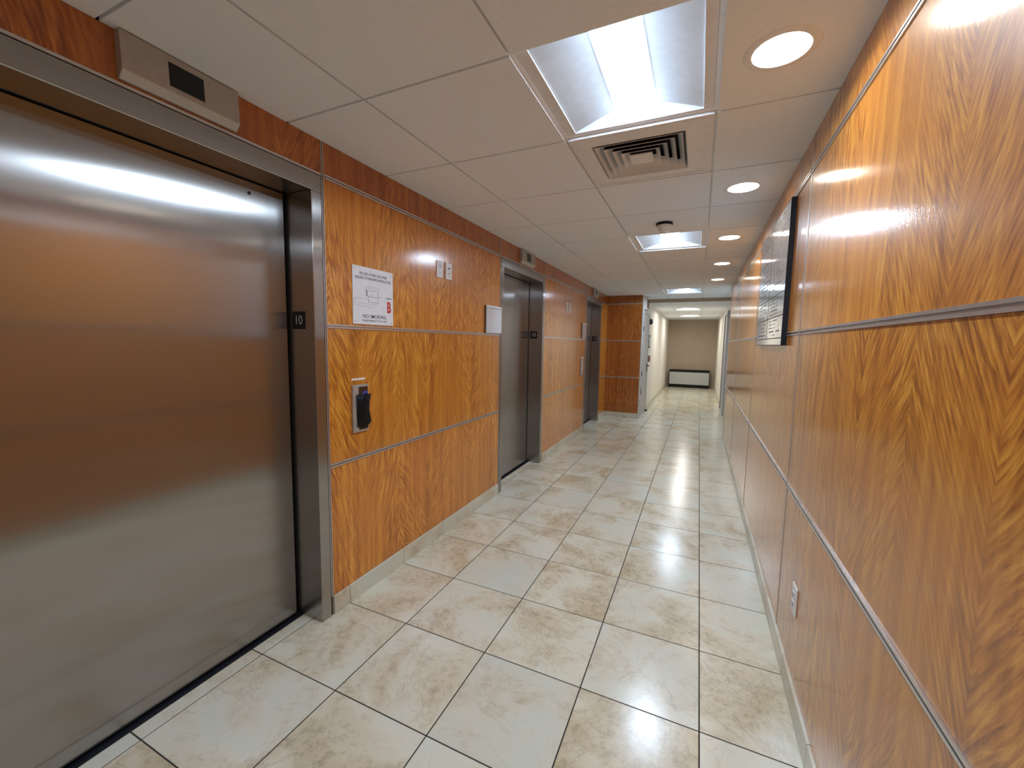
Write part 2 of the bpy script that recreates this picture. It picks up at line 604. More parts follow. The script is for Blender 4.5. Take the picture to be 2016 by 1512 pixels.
def ceil_tile(x0, x1, y0, y1, parent, z, hole=None):
    m = MB()
    if hole is None:
        m.box(x0, x1, y0, y1, z, z + 0.020)
    else:
        hx, hy, r = hole
        k = 32
        ring = [(hx + r * math.cos(2 * math.pi * i / k), hy + r * math.sin(2 * math.pi * i / k)) for i in range(k)]
        outer = []
        for i in range(k):
            c, s = math.cos(2 * math.pi * i / k), math.sin(2 * math.pi * i / k)
            tx = ((x1 - hx) / c if c > 1e-9 else ((x0 - hx) / c if c < -1e-9 else 1e9))
            ty = ((y1 - hy) / s if s > 1e-9 else ((y0 - hy) / s if s < -1e-9 else 1e9))
            t = min(tx, ty)
            outer.append((hx + t * c, hy + t * s))
        # snap nearest ring directions to the true corners
        for cxn, cyn in ((x0, y0), (x1, y0), (x1, y1), (x0, y1)):
            j = min(range(k), key=lambda q: (outer[q][0] - cxn) ** 2 + (outer[q][1] - cyn) ** 2)
            outer[j] = (cxn, cyn)
        n = len(m.v)
        for zz in (z, z + 0.020):
            m.v += [(p, q, zz) for p, q in outer] + [(p, q, zz) for p, q in ring]
        for i in range(k):
            j = (i + 1) % k
            m.f += [(n + i, n + j, n + k + j, n + k + i),
                    (n + 2 * k + i, n + 3 * k + i, n + 3 * k + j, n + 2 * k + j),
                    (n + i, n + 2 * k + i, n + 2 * k + j, n + j),
                    (n + k + i, n + k + j, n + 3 * k + j, n + 3 * k + i)]
    return m.build('ceiling_tile', M_CEIL, parent)

for y0 in crow:
    k = round((y0 - CY) / CT)
    ya, yb = max(y0, YB), min(y0 + CT, YS)
    if yb - ya < 0.05:
        continue
    for i in range(4):
        x0, x1 = XC[i], XC[i + 1]
        if i == 2 and (k in LIGHT_ROWS or k == VENT_ROW):
            continue
        if y0 > YP and x1 < HL:
            continue
        hole = None
        if i == 3:
            for cx_, cy_ in CUT_CANS:
                if ya < cy_ < yb:
                    hole = (cx_, cy_, 0.080)
        g0 = 0.0 if i == 0 else CG
        g1 = 0.0 if i == 3 else CG
        xa = x0 + g0
        if y0 > YP - 0.3 and xa < HL and i == 1 and y0 > YP:
            xa = HL
        ceil_tile(xa, x1 - g1, ya + CG, yb - CG, ceiling, C, hole)
ceil_tile(WR + CG, HR, YW + 0.01, YS, ceiling, C)
# the T-bar grid just above the tile faces
for x in tees:
    bx('grid_bar', M_TEE, ceiling, x - 0.012, x + 0.012, YB, YS, C + 0.013, C + 0.018)
for y in crow[1:]:
    if YB < y < YS - 0.02:
        xs0 = WL if y < YP else HL
        bx('grid_bar', M_TEE, ceiling, xs0, WR, y - 0.012, y + 0.012, C + 0.0135, C + 0.0185)

# hallway ceiling, lower by a small soffit
struct(bx('trim_1', M_TAN, None, HL, HR, YS, YS + 0.02, HC - 0.001, C + 0.05))  # the soffit's shade is put into its tan colour
hceil = struct(bx('ceiling_hall', M_DARK, None, HL - 0.1, HR + 0.1, YS + 0.02, YE + 0.1, HC + 0.10, HC + 0.16))
HXC = [HL, CX - CT, CX, HR]
for y0 in [CY + k * CT for k in range(12, 23)]:
    k = round((y0 - CY) / CT)
    ya, yb = max(y0, YS + 0.02), min(y0 + CT, YE)
    if yb - ya < 0.05:
        continue
    for i in range(3):
        if i == 1 and k in (15, 19):
            continue
        ceil_tile(HXC[i] + (0 if i == 0 else CG), HXC[i + 1] - (0 if i == 2 else CG), ya + CG, yb - CG, hceil, HC)
    if k > 12:
        bx('grid_bar', M_TEE, hceil, HL, HR, y0 - 0.012, y0 + 0.012, HC + 0.0075, HC + 0.0125)
for x in HXC[1:3]:
    bx('grid_bar', M_TEE, hceil, x - 0.012, x + 0.012, YS + 0.02, YE, HC + 0.013, HC + 0.018)

# ================================================================== WOOD WALLS
def channel(hw, rid, back, front, floor_):
    """U-shaped strip section: (offset across the strip, depth)"""
    return [(-hw, back), (hw, back), (hw, front), (hw - rid, front), (hw - rid, floor_), (-hw + rid, floor_), (-hw + rid, front), (-hw, front)]

def strip_h(parent, x, s, y0, y1, z, hw=0.0105):
    """double-ridged metal strip along y on a wall face at x (s = +1 faces +x)"""
    sec = channel(hw, 0.0075, -0.0125, 0.005, -0.010)
    return MB().prism(sec, lambda p, q, t: (x + s * q, t, z + p), y0, y1).build('metal_strip', M_ALU, parent)

def strip_v(parent, x, s, y, z0, z1, hw=0.007):
    sec = channel(hw, 0.0045, -0.0125, 0.0022, -0.010)
    return MB().prism(sec, lambda p, q, t: (x + s * q, y + p, t), z0, z1).build('metal_strip', M_ALU, parent)

# left wall: substrate piers between the lift openings, and the header above them
m = MB()
ys = [YB] + [v for d in DOORS for v in (d[0] + 0.004, d[1] - 0.004)] + [YP + 0.1]
for i in range(0, len(ys), 2):
    m.box(-2.05, WL - 0.013, ys[i], ys[i + 1], 0, 2.234)
m.box(-2.05, WL - 0.013, YB, YP + 0.1, 2.234, C + 0.10)
m.box(-2.10, -2.05, YB, YP + 0.1, -0.05, C + 0.10)
wall_left = struct(m.build('wall_left', M_DARK))
hw, vw = 0.0105, 0.007
segs = [(YB, DOORS[0][0] - 0.012), (DOORS[0][1] + 0.012, DOORS[1][0] - 0.012), (DOORS[1][1] + 0.012, DOORS[2][0] - 0.012), (DOORS[2][1] + 0.012, YP)]
for n_, (y0, y1) in enumerate(segs):
    e0 = y0 + (vw if n_ else 0)
    e1 = y1 - (vw if n_ < 3 else 0)
    for z0, z1 in ((Z0, Z1 - hw), (Z1 + hw, Z2 - hw), (Z2 + hw, Z3 - hw), (Z3 + hw, C)):
        bx('wood_panel', M_WOOD_SHADED if z1 == C else M_WOOD, wall_left, WL - 0.013, WL, e0, e1, z0, z1, 0.001)
    for z in (Z1, Z2, Z3):
        strip_h(wall_left, WL, 1, e0, e1, z)
    if n_:
        strip_v(wall_left, WL, 1, y0, Z0, C)
    if n_ < 3:
        strip_v(wall_left, WL, 1, y1, Z0, C)
for d0, d1 in DOORS:
    bx('wood_panel', M_WOOD_SHADED, wall_left, WL - 0.013, WL, d0 - 0.012 + vw, d1 + 0.012 - vw, 2.236, C, 0.001)

# right wall
wall_right = struct(MB().box(WR + 0.013, WR + 0.115, YB, YW, 0, C + 0.10).build('wall_right', M_DARK))
rv = [YB, -1.055, 0.62, 2.295, 3.97, 5.65, 7.33]
for i in range(6):
    e0, e1 = rv[i] + (vw if i else 0), rv[i + 1] - vw
    for z0, z1 in ((Z0, Z1 - hw), (Z1 + hw, Z2 - hw), (Z2 + hw, Z3 - hw), (Z3 + hw, C)):
        bx('wood_panel', M_WOOD, wall_right, WR, WR + 0.013, e0, e1, z0, z1, 0.001)
    for z in (Z1, Z2, Z3):
        strip_h(wall_right, WR, -1, e0, e1, z)
    strip_v(wall_right, WR, -1, rv[i + 1], Z0, C)
bx('wood_panel', M_WOOD, wall_right, WR, WR + 0.013, 7.337, YW, Z0, C, 0.001)
bx('corner_trim', M_ALU, wall_right, WR - 0.003, WR + 0.115, YW, YW + 0.006, 0, C)

# pillar wall at the end of the lifts
wall_pillar = struct(MB().box(-1.76, HL - 0.013, YP + 0.013, YP + 0.12, 0, C + 0.10).build('wall_pillar', M_DARK))
pts = [WL, HL - 0.012]
for z0, z1 in ((Z0, Z1 - hw), (Z1 + hw, Z2 - hw), (Z2 + hw, Z3 - hw), (Z3 + hw, C)):
    bx('wood_panel', M_WOOD_SHADED, wall_pillar, pts[0], pts[1], YP, YP + 0.013, z0, z1, 0.001)
for z in (Z1, Z2, Z3):
    MB().prism(channel(hw, 0.0062, -0.0125, 0.004, -0.010), lambda p, q, t_: (t_, YP - q, z + p), pts[0], pts[1]).build('metal_strip', M_ALU, wall_pillar)
m = MB().box(HL - 0.012, HL + 0.002, YP - 0.003, YP, 0, C)
m.box(HL - 0.001, HL + 0.002, YP, YP + 0.06, 0, C)
m.build('corner_trim', M_ALU, wall_pillar)

# painted hallway walls
struct(MB().box(HL - 0.12, HL, YP + 0.06, YE, 0, C + 0.1).build('wall_hall_left', M_PAINT))
struct(MB().box(HR, HR + 0.12, YW + 0.006, YE, 0, C + 0.1).build('wall_hall_right', M_PAINT))
struct(MB().box(HL - 0.12, HR + 0.12, YE, YE + 0.1, 0, C + 0.1).build('wall_end', M_TAN))
struct(MB().box(-2.1, 0.6, YB - 0.1, YB, -0.05, C + 0.1).build('wall_rear', M_PAINT))

# base tiles along the walls
def base_run(root, axis, fixed, thick, lines):
    for a, b in zip(lines[:-1], lines[1:]):
        if b - a < 0.02:
            continue
        if axis == 'y':
            bx('tile', M_BASE, root, fixed, fixed + thick, a + 0.0015, b - 0.0015, 0, Z0 - 0.001, 0.001)
        else:
            bx('tile', M_BASE, root, a + 0.0015, b - 0.0015, fixed, fixed + thick, 0, Z0 - 0.001, 0.001)

def cuts(a, b, grid):
    return [a] + [g for g in grid if a + 0.03 < g < b - 0.03] + [b]

grid_y = [FY + k * FS for k in range(-10, 33)]
bl = sempty('baseboard_left')
for y0, y1 in segs:
    base_run(bl, 'y', WL - 0.012, 0.022, cuts(y0 + 0.004, y1 - 0.004 if y1 < YP else YP - 0.012, grid_y))
br = sempty('baseboard_right')
base_run(br, 'y', WR - 0.010, 0.022, cuts(YB, YW, grid_y))
bp_ = sempty('baseboard_pillar')
base_run(bp_, 'x', YP - 0.010, 0.022, cuts(WL + 0.011, HL - 0.013, [FX - k * FS for k in range(6)]))
bh = sempty('baseboard_hall')
base_run(bh, 'y', HL + 0.0, 0.010, cuts(9.54, YE, grid_y))
base_run(bh, 'y', HR - 0.010, 0.010, cuts(10.78, YE, grid_y))
base_run(bh, 'y', HR - 0.010, 0.010, cuts(YW + 0.01, 9.6, grid_y))

# ================================================================== LIFT DOORS
for i, (d0, d1) in enumerate(DOORS):
    e = sempty('door_%d' % (i + 1), (WL, (d0 + d1) / 2, 0))
    jx = WL + 0.006
    for a, b in ((d0, d0 + 0.058), (d1 - 0.058, d1)):
        bx('jamb', M_STEEL, e, -1.905, jx, a, b, 0.0, 2.143, 0.0025)
    bx('transom', M_STEEL, e, -1.905, jx, d0, d1, 2.1435, 2.222, 0.0025)
    bx('transom_lip', M_ALU, e, WL - 0.01, WL + 0.004, d0, d1, 2.2245, 2.2345)
    bx('door_panel', M_STEEL, e, DX - 0.035, DX, d0 + 0.062, d1 - 0.074, 0.012, 2.139, 0.002)
    bx('backing', M_DARK, e, -1.915, -1.907, d0 + 0.01, d1 - 0.01, 0.0, 2.143)
    m = MB().box(-1.905, -1.824, d0 + 0.06, d1 - 0.06, -0.0013, -0.0005)
    for xg in (-1.835, -1.845, -1.895):
        m.box(xg - 0.002, xg + 0.002, d0 + 0.06, d1 - 0.06, -0.0005, 0.0015)
    m.build('sill', M_BLACKM, e)
    m = MB().lathe([(0.0075, 0), (0.0075, 0.0015)], (DX, d1 - 0.24, 2.089), (1, 0, 0), 20, (False, True))
    m.build('keyhole', M_BLACK, e)

# ================================================================== CEILING LIGHTS
def troffer(y0, z, label, group='recessed fluorescent troffers in the lobby ceiling'):
    x0, x1 = CX - CT, CX
    y1 = y0 + CT
    t = thing('ceiling_light', label, 'ceiling light', ((x0 + x1) / 2, (y0 + y1) / 2, z), group)
    ox0, ox1, oy0, oy1 = x0 + 0.053, x1 - 0.048, y0 + 0.016, y1 - 0.024
    zf = z + 0.014
    gx = 0.013
    m = MB()
    m.box(x0 + gx, ox0, y0 + gx, y1 - gx, zf - 0.001, zf + 0.006)
    m.box(ox1, x1 - gx, y0 + gx, y1 - gx, zf - 0.001, zf + 0.006)
    m.box(ox0, ox1, y0 + gx, oy0, zf - 0.001, zf + 0.006)
    m.box(ox0, ox1, oy1, y1 - gx, zf - 0.001, zf + 0.006)
    m.build('frame', M_FLANGE, t)
    lx0, lx1 = -0.378, -0.219
    d = 0.050
    # curved side reflectors
    for xo, xi in ((ox0, lx0), (ox1, lx1)):
        m = MB()
        n = 8
        prof = []
        for q in range(n + 1):
            f = q / n
            prof.append((xo + (xi - xo) * f, zf + 0.003 + d * f))
        for (xa, za), (xb, zb) in zip(prof[:-1], prof[1:]):
            m.quad((xa, oy0, za), (xb, oy0, zb), (xb, oy1, zb), (xa, oy1, za))
        m.build('reflector', M_REFL, t, smooth=True)
    # sloped end plates, cut to the section of the reflectors
    def sect(f):
        return zf + 0.003 + d * f
    for yo, sg in ((oy0, 1), (oy1, -1)):
        pr = [(ox0 + (lx0 - ox0) * q / 8, sect(q / 8)) for q in range(9)] + [(ox1 + (lx1 - ox1) * q / 8, sect(q / 8)) for q in range(8, -1, -1)]
        pr = [(ox1, zf), (ox0, zf)] + pr
        MB().quad(*[(px, yo + sg * 0.6 * (pz - zf), pz) for px, pz in pr]).build('end_plate', M_REFL, t)
    # lens basket
    m = MB()
    prof = []
    for q in range(9):
        f = q / 8
        prof.append((lx0 + (lx1 - lx0) * f, zf + d + 0.001 - 0.002 * math.sin(f * math.pi)))
    ya, yb = oy0 + 0.03, oy1 - 0.03
    for (xa, za), (xb, zb) in zip(prof[:-1], prof[1:]):
        m.quad((xa, ya, za), (xa, yb, za), (xb, yb, zb), (xb, ya, zb))
    m.build('lens', M_PANELLENS if z > 2.35 else M_HALLLENS, t, smooth=True)
    bx('housing', M_FLANGE, t, x0 + gx, x1 - gx, y0 + gx, y1 - gx, zf + 0.092, zf + 0.093)
    return t

troffer(CY - 4 * CT, C, 'added unseen square fluorescent ceiling light behind the camera position')  # guessed fixture out of view, added for its reflections
troffer(CY, C, 'large recessed square fluorescent ceiling light nearest the viewer, beside the air vent')
troffer(CY + 4 * CT, C, 'recessed square fluorescent ceiling light partly behind the smoke detector')
troffer(CY + 10 * CT, C, 'recessed square fluorescent ceiling light just before the hallway soffit')
troffer(CY + 15 * CT, HC, 'first recessed fluorescent light in the lower hallway ceiling', 'recessed fluorescent lights in the hallway ceiling')
troffer(CY + 19 * CT, HC, 'farthest recessed fluorescent light, close to the tan end wall', 'recessed fluorescent lights in the hallway ceiling')

def downlight(x, y, label):
    t = thing('downlight', label, 'downlight', (x, y, C), 'round recessed downlights along the right wall')
    MB().lathe([(0.079, 0.001), (0.082, -0.004), (0.104, -0.003), (0.108, 0.0), (0.079, 0.0)], (x, y, C), (0, 0, 1), 40).build('trim_ring', M_TEE, t, smooth=True)
    MB().lathe([(0.079, 0.0), (0.074, 0.03), (0.064, 0.05)], (x, y, C), (0, 0, 1), 40).build('reflector', M_WHITE, t, smooth=True)
    MB().lathe([(0.064, 0.046), (0.03, 0.042), (0.001, 0.041)], (x, y, C), (0, 0, 1), 40).build('lamp', M_CANLENS, t, smooth=True)
    return t

names = ['added unseen round downlight behind the camera position', 'added unseen round downlight overhead beside the camera position',  # first two are guessed, out of view, added for reflections
         'largest round downlight, nearest the viewer, beside the square ceiling light',
         'second round downlight from the viewer, beyond the air vent',
         'third round downlight from the viewer, level with the second square light',
         'fourth round downlight from the viewer along the right wall',
         'smallest round downlight, farthest along the right wall']
for (x, y), nme in zip(CUT_CANS, names):
    downlight(x, y, nme)

# ================================================================== AIR VENT
vy0 = CY + CT
t = thing('air_vent', 'square louvred air diffuser in a ceiling panel behind the nearest square light', 'air vent', (CX - CT / 2, vy0 + CT / 2, C))
m = MB()
px0, px1, py0, py1 = CX - CT + 0.008, CX - 0.008, vy0 + 0.008, vy0 + CT - 0.008
vx0, vx1, vy_0, vy_1 = -0.525, -0.105, vy0 + 0.108, vy0 + 0.528
for a in ((px0, vx0, py0, py1), (vx1, px1, py0, py1), (vx0, vx1, py0, vy_0), (vx0, vx1, vy_1, py1)):
    m.box(*a, C, C + 0.019)
m.build('face_panel', M_DIFF, t)
# raised outer border of the panel
m = MB()
q = 0.030
for a in ((px0 + 0.02, px0 + q, py0 + 0.02, py1 - 0.02), (px1 - q, px1 - 0.02, py0 + 0.02, py1 - 0.02), (px0 + q, px1 - q, py0 + 0.02, py0 + q), (px0 + q, px1 - q, py1 - q, py1 - 0.02)):
    m.box(*a, C - 0.003, C)
m.build('border', M_DIFF, t)
cxv, cyv = (vx0 + vx1) / 2, (vy_0 + vy_1) / 2
hwid = (vx1 - vx0) / 2
for k in range(5):
    r0 = hwid - 0.012 - k * 0.036          # lower lip
    r1 = r0 - 0.027                         # upper, inner edge
    if k == 4:
        r1 = 0.0
    z0_, z1_ = C - 0.002 - k * 0.0005, C + 0.036
    m = MB()
    th = 0.0016
    def ring(r, z):
        return [(cxv - r, cyv - r, z), (cxv + r, cyv - r, z), (cxv + r, cyv + r, z), (cxv - r, cyv + r, z)]
    if k < 4:
        A, B = ring(r0, z0_), ring(r1, z1_)
        A2 = ring(r0, z0_ + 0.003)
        n = len(m.v)
        m.v += A + B + A2 + ring(r1 + 0.001, z1_ + th)
        for i in range(4):
            j = (i + 1) % 4
            m.f += [(n + i, n + j, n + 4 + j, n + 4 + i), (n + i, n + 8 + i, n + 8 + j, n + j),
                    (n + 8 + i, n + 12 + i, n + 12 + j, n + 8 + j)]
        lv = m.build('louvre', M_DIFF, t)
        lv.data.materials.append(M_BLACK)      # louvre back blackened: shade of the gaps put into the colour
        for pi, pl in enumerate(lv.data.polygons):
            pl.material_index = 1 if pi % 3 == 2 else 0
    else:
        m.box(cxv - r0, cxv + r0, cyv - r0, cyv + r0, z0_, z0_ + 0.005)
        m.build('centre_plate', M_DIFF, t)
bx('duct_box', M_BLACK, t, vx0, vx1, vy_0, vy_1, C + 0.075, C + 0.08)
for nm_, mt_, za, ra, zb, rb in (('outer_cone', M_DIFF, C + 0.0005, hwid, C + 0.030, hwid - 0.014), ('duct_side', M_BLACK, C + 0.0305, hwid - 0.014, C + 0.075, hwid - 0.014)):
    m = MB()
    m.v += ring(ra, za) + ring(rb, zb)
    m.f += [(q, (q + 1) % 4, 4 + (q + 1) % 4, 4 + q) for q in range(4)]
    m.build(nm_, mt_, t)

# ================================================================== SMOKE DETECTOR, SPRINKLER
t = thing('smoke_detector', 'white conical smoke detector with dark base hanging under the ceiling', 'smoke detector', (-0.297, 3.50, C))
MB().lathe([(0.062, 0.0), (0.062, -0.016), (0.055, -0.020)], (-0.297, 3.5, C), (0, 0, 1), 36, (False, True)).build('base', M_BLACKM, t, smooth=True)
MB().lathe([(0.054, -0.018), (0.052, -0.036), (0.040, -0.052), (0.030, -0.072), (0.026, -0.078), (0.001, -0.080)], (-0.297, 3.5, C), (0, 0, 1), 36).build('sensor_head', M_WHITE, t, smooth=True)
tag(MB().lathe([(0.038, 0.0), (0.036, -0.006), (0.018, -0.009), (0.016, -0.020), (0.001, -0.021)], (-0.30, 4.76, C), (0, 0, 1), 28).build('sprinkler', M_TEE, None, smooth=True),
    'small flush sprinkler cap in the ceiling beyond the second square light', 'sprinkler')

# ================================================================== LIFT POSITION INDICATORS AND NUMBER PLATES
def lantern(yc, label):
    y0, y1 = yc - 0.18, yc + 0.18
    t = thing('lift_indicator', label, 'lift indicator', (WL, yc, 2.24), 'lift position indicators above the lift doors')
    prof = [(WL, 2.242), (WL + 0.012, 2.242), (WL + 0.035, 2.266), (WL + 0.029, 2.383), (WL, 2.383)]
    MB().prism(prof, lambda p, q, s: (p, s, q), y0, y1).build('housing', M_SATIN, t, 0.001)
    s0, s1 = yc - 0.052, yc + 0.056
    zz = (2.284, 2.360)
    def fx(z):
        return WL + 0.035 - 0.006 * (z - 2.266) / 0.117
    MB().prism([(fx(zz[0]), zz[0]), (fx(zz[0]) + 0.0012, zz[0]), (fx(zz[1]) + 0.0012, zz[1]), (fx(zz[1]), zz[1])],
               lambda p, q, s: (p, s, q), s0, s1).build('display', M_SCREEN, t)
    return t
lantern(0.906, 'steel lift indicator box with black display above the nearest lift')
lantern(4.07, 'steel lift indicator box with black display above the middle lift')
lantern(7.19, 'steel lift indicator box with black display above the farthest lift')

def number_plate(d1, label):
    yf = d1 - 0.058
    t = thing('number_plate', label, 'number plate', (-1.785, yf, 1.495), 'floor number plates on the lift jambs')
    bx('plate', M_BLACK, t, -1.829, -1.743, yf - 0.003, yf, 1.496, 1.582, 0.001)
    text_part('numeral', '10', 0.064, (-1.786, yf - 0.0030, 1.519), (1, 0, 0), (0, 0, 1), M_NUM, t, 'CENTER', -0.0004, 0.0014, 0.90)
    m = MB()
    for i, (px, pz) in enumerate(((0, 0), (0, 1), (1, 1), (3, 0.5), (3, 0), (4, 1))):
        m.lathe([(0.0012, 0), (0.0006, 0.001)], (-1.80 + px * 0.006, yf - 0.003, 1.505 + pz * 0.006), (0, -1, 0), 8, (False, True))
    m.build('braille', M_BLACK, t)['kind'] = 'stuff'
number_plate(DOORS[0][1], 'black plate numbered 10 on the jamb of the nearest lift')
number_plate(DOORS[1][1], 'black plate numbered 10 on the jamb of the middle lift')
number_plate(DOORS[2][1], 'black plate numbered 10 on the jamb of the farthest lift')

# ================================================================== FIRE SIGN
YR, ZU = (0, 1, 0), (0, 0, 1)
t = thing('fire_sign', 'silver fire stairs sign with floor plan and red letter B on the wood wall', 'sign', (WL, 1.83, 1.534))
sx0 = WL + 0.005
bx('plate', M_SIGN, t, WL, sx0, 1.671, 1.989, 1.534, 1.845, 0.001)
text_part('lettering', 'IN CASE OF FIRE, USE STAIRS', 0.0205, (sx0, 1.829, 1.801), YR, ZU, M_INK, t, 'CENTER', 0.00025, 0.0006, 0.82)
text_part('lettering', 'UNLESS OTHERWISE INSTRUCTED', 0.0205, (sx0, 1.829, 1.778), YR, ZU, M_INK, t, 'CENTER', 0.00025, 0.0006, 0.90)
text_part('lettering', 'NO SMOKING', 0.0285, (sx0, 1.834, 1.570), YR, ZU, M_INK, t, 'CENTER', 0.0002, 0.0006, 1.03)
text_part('lettering', 'UNDER PENALTY OF LAW', 0.0165, (sx0, 1.834, 1.550), YR, ZU, M_INK, t, 'CENTER', 0.0002, 0.0006, 1.0)
text_part('letter', 'B', 0.086, (sx0, 1.952, 1.611), YR, ZU, M_RED, t, 'CENTER', 0.0036, 0.0006, 0.72)
bx('bar', M_INK, t, sx0, sx0 + 0.0005, 1.927, 1.977, 1.690, 1.694)
m, m2 = MB(), MB()
def line(mm, a, b, wd):
    (ya, za), (yb, zb) = a, b
    dy, dz = yb - ya, zb - za
    l = math.hypot(dy, dz)
    ny, nz = -dz / l * wd / 2, dy / l * wd / 2
    mm.prism([(ya + ny, za + nz), (ya - ny, za - nz), (yb - ny, zb - nz), (yb + ny, zb + nz)], lambda p, q, s: (s, p, q), sx0, sx0 + 0.0005)
def P(u, v):    # sign plan coordinates from the photograph's crop
    return (1.671 + u * 0.318, 1.845 - v * 0.311)
for a, b in (((0.31, 0.40), (0.60, 0.40)), ((0.60, 0.40), (0.60, 0.60)), ((0.36, 0.60), (0.60, 0.60)), ((0.36, 0.50), (0.36, 0.60)), ((0.31, 0.40), (0.31, 0.50)), ((0.33, 0.505), (0.60, 0.505))):
    line(m, P(*a), P(*b), 0.0016)
line(m, P(0.325, 0.40), P(0.325, 0.50), 0.004)
line(m, P(0.65, 0.49), P(0.68, 0.49), 0.0022)
line(m, P(0.40, 0.48), P(0.46, 0.48), 0.0016)
m.build('floor_plan', M_INK, t)['kind'] = 'stuff'
for a, b in (((0.31, 0.33), (0.64, 0.33)), ((0.31, 0.36), (0.60, 0.36)), ((0.31, 0.33), (0.31, 0.40)), ((0.64, 0.33), (0.64, 0.38)), ((0.25, 0.40), (0.31, 0.40)), ((0.02, 0.55), (0.36, 0.55)),
             ((0.02, 0.55), (0.02, 0.67)), ((0.06, 0.55), (0.06, 0.64)), ((0.06, 0.64), (0.50, 0.64)), ((0.50, 0.64), (0.60, 0.615)), ((0.02, 0.67), (0.32, 0.68)), ((0.32, 0.68), (0.44, 0.695)), ((0.44, 0.65), (0.44, 0.695))):
    line(m2, P(*a), P(*b), 0.0011)
m2.build('floor_plan', M_GREYINK, t)['kind'] = 'stuff'
for yy, zz in ((1.685, 1.831), (1.975, 1.831), (1.685, 1.548), (1.975, 1.548)):
    MB().lathe([(0.005, 0), (0.004, 0.0015)], (sx0, yy, zz), (1, 0, 0), 14, (False, True)).build('screw', M_ALU, t)

# ================================================================== SWITCH / KEY PLATES
def plate_left(y0, label, group):
    t = thing('switch_plate', label, 'wall plate', (WL, y0 + 0.037, 1.892), group)
    y1 = y0 + 0.075
    bx('plate', M_WHITE, t, WL, WL + 0.006, y0, y1, 1.893, 2.008, 0.002)
    bx('rocker', M_SIGN, t, WL + 0.006, WL + 0.0085, y0 + 0.022, y1 - 0.022, 1.912, 1.990, 0.001)
    m = MB()
    for k in range(3):
        m.box(WL + 0.0085, WL + 0.009, y0 + 0.027, y1 - 0.027, 1.958 + k * 0.009, 1.962 + k * 0.009)
    m.lathe([(0.004, 0), (0.004, 0.0008)], (WL + 0.0085, y0 + 0.0375, 1.925), (1, 0, 0), 12, (False, True))
    m.build('marking', M_GREYINK, t)['kind'] = 'stuff'
    return t
def plate_right(y0, label, group):
    t = thing('jack_plate', label, 'wall plate', (WL, y0 + 0.038, 1.892), group)
    y1 = y0 + 0.077
    bx('plate', M_WHITE, t, WL, WL + 0.008, y0, y1, 1.893, 2.011, 0.002)
    MB().lathe([(0.0078, 0), (0.0078, 0.001)], (WL + 0.008, (y0 + y1) / 2, 1.972), (1, 0, 0), 16, (False, True)).build('key_switch', M_BLACK, t)
    MB().lathe([(0.0065, 0), (0.0065, 0.001)], (WL + 0.008, (y0 + y1) / 2, 1.935), (1, 0, 0), 16, (False, True)).build('indicator', M_GREYINK, t)
    bx('slot', M_GREYINK, t, WL + 0.008, WL + 0.0088, (y0 + y1) / 2 - 0.006, (y0 + y1) / 2 + 0.006, 1.911, 1.914)
    return t
plate_left(2.447, 'white rocker wall plate, left one of the pair beside the fire sign', 'wall plates high on the wood wall')
plate_right(2.557, 'white wall plate with black key hole, right one of the pair beside the fire sign', 'wall plates high on the wood wall')
plate_left(5.54, 'small white rocker plate, left one of the far pair past the middle lift', 'wall plates high on the wood wall')
plate_right(5.66, 'small white key plate, right one of the far pair past the middle lift', 'wall plates high on the wood wall')

# ================================================================== WHITE SIGN HOLDERS BESIDE THE LIFTS
def holder(y0, y1, label):
    t = thing('sign_holder', label, 'sign holder', (WL, (y0 + y1) / 2, 1.524), 'blank pale sign holders beside the lifts')
    bx('backing', M_BLACKM, t, WL + 0.003, WL + 0.008, y0 + 0.002, y1 - 0.002, 1.5265, 1.762)
    bx('face', M_INSERT, t, WL + 0.008, WL + 0.020, y0 + 0.004, y1, 1.5265, 1.742, 0.0015)
    bx('cap', M_SIGN, t, WL + 0.008, WL + 0.022, y0 + 0.004, y1, 1.744, 1.765, 0.0015)
    return t
holder(3.165, 3.462, 'blank pale grey sign holder left of the middle lift')
holder(6.375, 6.605, 'blank pale grey sign holder left of the farthest lift')

# ================================================================== CALL STATIONS
t = thing('call_station', 'steel call button plate covered by a black taped flap, below the fire sign', 'call station', (WL, 1.708, 0.944))
y0, y1, z0, z1 = 1.652, 1.764, 0.944, 1.205
MB().box(WL, WL + 0.016, y0, y1, z0, z1).build('plate', M_SATIN, t, 0.003)
bx('button_window', M_BRONZE, t, WL + 0.016, WL + 0.0175, y0 + 0.038, y1 - 0.008, z0 + 0.012, z1 - 0.012)
# crinkled black tape sheet
m = MB()
rows_t = [(1.152, 1.670, 1.772), (1.11, 1.671, 1.768), (1.06, 1.672, 1.766), (1.02, 1.673, 1.768), (0.99, 1.674, 1.776), (0.972, 1.674, 1.758)]
nx = 6
for r, (z, a, b) in enumerate(rows_t):
    for i in range(nx + 1):
        f = i / nx
        m.v.append((WL + 0.022 + 0.004 * math.sin(r * 1.9 + i * 1.3) + 0.006 * math.sin(f * math.pi), a + (b - a) * f, z + 0.004 * math.sin(i * 2.1)))
for r in range(len(rows_t) - 1):
    for i in range(nx):
        n = r * (nx + 1) + i
        m.f.append((n, n + 1, n + nx + 2, n + nx + 1))
tp = m.build('black_tape', M_TAPE, t, smooth=True)
sm = tp.modifiers.new('thick', 'SOLIDIFY')
sm.thickness = 0.0012
m = MB()
m.prism([(1.712, 1.150), (1.758, 1.152), (1.748, 1.168), (1.724, 1.170)], lambda p, q, s: (s, p, q), WL + 0.0178, WL + 0.021)
m.build('blue_tape', M_BLUE, t)
m = MB()
m.prism([(1.716, 1.128), (1.738, 1.110), (1.762, 1.128), (1.758, 1.150), (1.735, 1.150)], lambda p, q, s: (s, p, q), WL + 0.031, WL + 0.0322)
